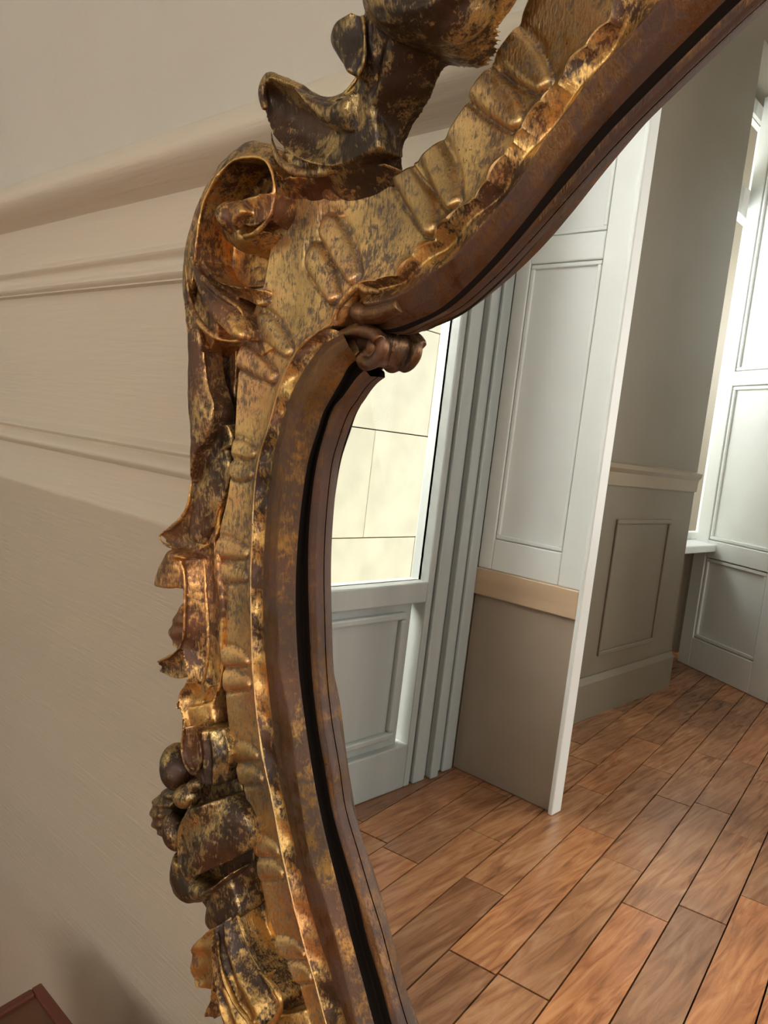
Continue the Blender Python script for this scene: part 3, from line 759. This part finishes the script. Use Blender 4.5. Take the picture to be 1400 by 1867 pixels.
# flower knot
def petal(name, pcs): return carve(name, M['goldleaf'], pcs, .0007, 14)
petal('flower_petal', [blob(326, 1399, .021, .0112, .0150, .012, .35), blob(338, 1418, .018, .010, .008, .010, -.3)])
petal('flower_petal', [patch(P(.030, (334, 1325), (331, 1365), (338, 1395), (354, 1410)), P(.030, (352, 1325), (364, 1355), (366, 1385), (357, 1410)), 40, 18, cup(.0035), thick=.012),
                       tube(P(.0305, (334, 1328), (331, 1365), (338, 1395), (355, 1411), (366, 1385), (363, 1352), (352, 1328)), .0009, 60, 8)])
petal('flower_petal', [blob(392, 1385, .014, .015, .015, .014, 0), patch(P(.026, (364, 1330), (362, 1380), (372, 1430)), P(.020, (408, 1328), (420, 1375), (412, 1430)), 40, 20, lambda s, t: .004 * np.sin(np.pi * t) + .0015 * np.cos(t * 18), back=0.)])
petal('flower_petal', [blob(340, 1452, .028, .010, .0075, .008, .5), blob(356, 1432, .026, .007, .004, .005, .6)])
petal('flower_petal', [patch(P(.022, (303, 1438), (277, 1460), (274, 1490), (283, 1515), (297, 1530)), P(.028, (325, 1450), (312, 1470), (310, 1490), (312, 1508), (316, 1520)), 50, 20,
                             lambda s, t: .003 * np.sin(np.pi * t) + .0012 * np.sin(s * 32), thick=.012)])
petal('flower_petal', [blob(318, 1515, .026, .0085, .0125, .008, .35)])
petal('flower_petal', [patch(P(.032, (346, 1474), (326, 1515), (329, 1575), (345, 1602)), P(.022, (425, 1450), (450, 1490), (458, 1540), (440, 1560)), 60, 34,
                             lambda s, t: .006 * np.sin(np.pi * t) ** .7 + .0012 * np.sin(s * 9 + t * 5), back=.0),
                       tube(P(.033, (350, 1472), (330, 1510), (327, 1545), (331, 1580), (346, 1603)), .0018, 60, 10)])
petal('flower_petal', [patch(P(.024, (322, 1553), (310, 1590), (314, 1622), (336, 1646), (374, 1644)), P(.026, (345, 1580), (352, 1600), (370, 1610), (395, 1610), (430, 1585)), 60, 24, lambda s, t: .006 * np.sin(np.pi * t) ** .8, thick=.018)])
petal('flower_petal', [patch(P(.018, (378, 1640), (375, 1684), (388, 1696), (420, 1694)), P(.020, (420, 1600), (432, 1640), (438, 1665), (436, 1672)), 40, 18, dome(.005), back=0.)])
carve('flower_backing', M['goldleaf'], [patch(P(.010, (335, 1350), (330, 1430), (322, 1520), (345, 1610), (380, 1660)), P(.012, (415, 1350), (440, 1430), (458, 1520), (462, 1570), (440, 1650)), 50, 20, dome(.004), back=-.004)])
# bottom acanthus leaf
carve('acanthus_leaf', M['gold'], [
    patch(P(.022, (390, 1690), (353, 1722), (346, 1754), (353, 1796), (378, 1806)), P(.028, (398, 1690), (392, 1730), (388, 1760), (386, 1790), (384, 1808)), 60, 20, lambda s, t: -.0035 * np.sin(np.pi * t) + .001 * np.sin(s * 25) * (1 - t), thick=.012),
    patch(P(.024, (386, 1780), (382, 1820), (372, 1845), (371, 1857)), P(.022, (412, 1780), (408, 1820), (404, 1845), (388, 1862)), 36, 14, cup(.002), thick=.012),
    patch(P(.028, (392, 1690), (388, 1750), (398, 1820), (415, 1880), (440, 1960)), P(.020, (430, 1665), (445, 1720), (470, 1770), (505, 1830), (520, 1920)), 90, 40,
          lambda s, t: .004 * np.sin(np.pi * t) + .0022 * np.cos(t * 2 * np.pi * 2.6 + .6), back=.0),
    patch(P(.020, (500, 1850), (510, 1900), (530, 1960)), P(.018, (556, 1840), (575, 1900), (600, 1960)), 30, 16, dome(.003), back=0.),
    tube(P(.022, (432, 1668), (448, 1712), (470, 1752), (488, 1775), (503, 1768)), [.001, .0016, .0018, .001], 60, 8),
    tube(P(.026, (470, 1768), (500, 1800), (512, 1830), (500, 1862), (470, 1875)), [.001, .002, .0022, .0016], 60, 8),
    tube(P(.030, (396, 1700), (402, 1760), (424, 1820), (452, 1860), (470, 1900)), [.0008, .0016, .002, .0015], 70, 8),
    patch(P(.0, (435, 1600), (438, 1660), (455, 1720), (480, 1770)), P(.002, (470, 1560), (490, 1640), (505, 1710), (530, 1780)), 30, 12, None, back=-.006),
])
# cusp where the two inner mouldings meet, with its little scroll
carve('cusp_scroll', M['umber'], [
    blob(670, 656, .0085, .0046, .0052, .0058, 0),
    blob(688, 634, .0070, .0052, .0075, .0060, -.3),
    tube(P(.0150, (590, 636), (618, 615), (650, 603), (678, 606), (692, 622)), [.0020, .0032, .0036, .0036, .0030], 60, 12),
    tube(P(.0120, (680, 606), (696, 624), (692, 648), (676, 662), (662, 654), (664, 644)), [.0036, .0034, .0030, .0024, .0018], 60, 12),
    patch(P(.010, (640, 604), (652, 640), (664, 668)), P(.004, (694, 598), (706, 620), (696, 668)), 30, 14, dome(.002), back=.0),
], .0006, 5)
carve('rounded_end', M['umber'], [
    blob(664, 572, .0155, .0052, .0056, .0075, 0),
    tube(P(.016, (660, 572), (690, 572), (730, 556)), [.0052, .0048, .0035], 40, 14),
], .0006, 2)
carve('crest_lip', M['gold'], [
    tube(P(.0195, (611, 596), (612, 575), (620, 556), (640, 532), (655, 522), (668, 528), (690, 532)), [.0012, .0018, .0020, .0022, .0018, .001], 70, 10),
], .0006, 2)

# --- backing board and glass
def slab(uvs, h0, h1, name, mat):
    n_ = len(uvs); v = [uv3(a, b_, h1) for a, b_ in uvs] + [uv3(a, b_, h0) for a, b_ in uvs]
    f = [tuple(range(n_)), tuple(range(2 * n_ - 1, n_ - 1, -1))] + [(i, (i + 1) % n_, n_ + (i + 1) % n_, n_ + i) for i in range(n_)]
    return mesh_obj(name, v, f, mat, root, False)
gl = [px_uv(*p, 0) for p in [(470, 1990), (540, 1850), (490, 1650), (470, 1500), (450, 1250), (440, 1000), (450, 850), (480, 700), (540, 600), (600, 480), (720, 420), (800, 330), (900, 200), (1000, 60), (1060, -60), (1150, -300)]]
slab([tuple(p) for p in gl] + [(.9, gl[-1][1]), (.9, gl[0][1])], -.004, 0., 'glass', M['mirror'])

# --- small wooden table whose corner shows at lower left
def ray_z(px, py, z):
    v = CAM_M @ A([px - CX, CY - py, -F_PX]); t = (z - CAM[2]) / v[2]; return CAM + v * t
c0 = ray_z(75, 1790, .30)
bxx, bxy = float(c0[0]), float(c0[1])
bx = empty('wooden_box', (bxx + .08, bxy - .1, 0))
tag(bx, 'dark red lacquered wooden box with a raised rim beside the wall at lower left', 'box')
MB().box(bxx + .004, bxx + .156, bxy - .196, bxy - .004, 0, .292).out('body', M['darkred'], bx, bevel=.002)
MB().box(bxx, bxx + .16, bxy - .009, bxy, .26, .30).box(bxx, bxx + .16, bxy - .20, bxy - .191, .26, .30).box(bxx, bxx + .009, bxy - .191, bxy - .009, .26, .30).box(bxx + .151, bxx + .16, bxy - .191, bxy - .009, .26, .30).out('rim', M['darkred'], bx, bevel=.0015)
MB().box(bxx + .009, bxx + .151, bxy - .191, bxy - .009, .29, .2965).out('lid', M['ochre'], bx)
# backing board behind the glass, standing on the floor
bb = [(-.40, -1.38), (.9, -1.38), (.9, .28), (-.14, .28), (-.28, -.05), (-.36, -.2), (-.34, -.42)]
slab([(-.30, -1.38), (.9, -1.38), (.9, .26), (-.10, .26), (-.19, .05), (-.31, .0), (-.36, -.1), (-.36, -.2), (-.31, -.42)], -.02, -.006, 'backing_board', M['black'])
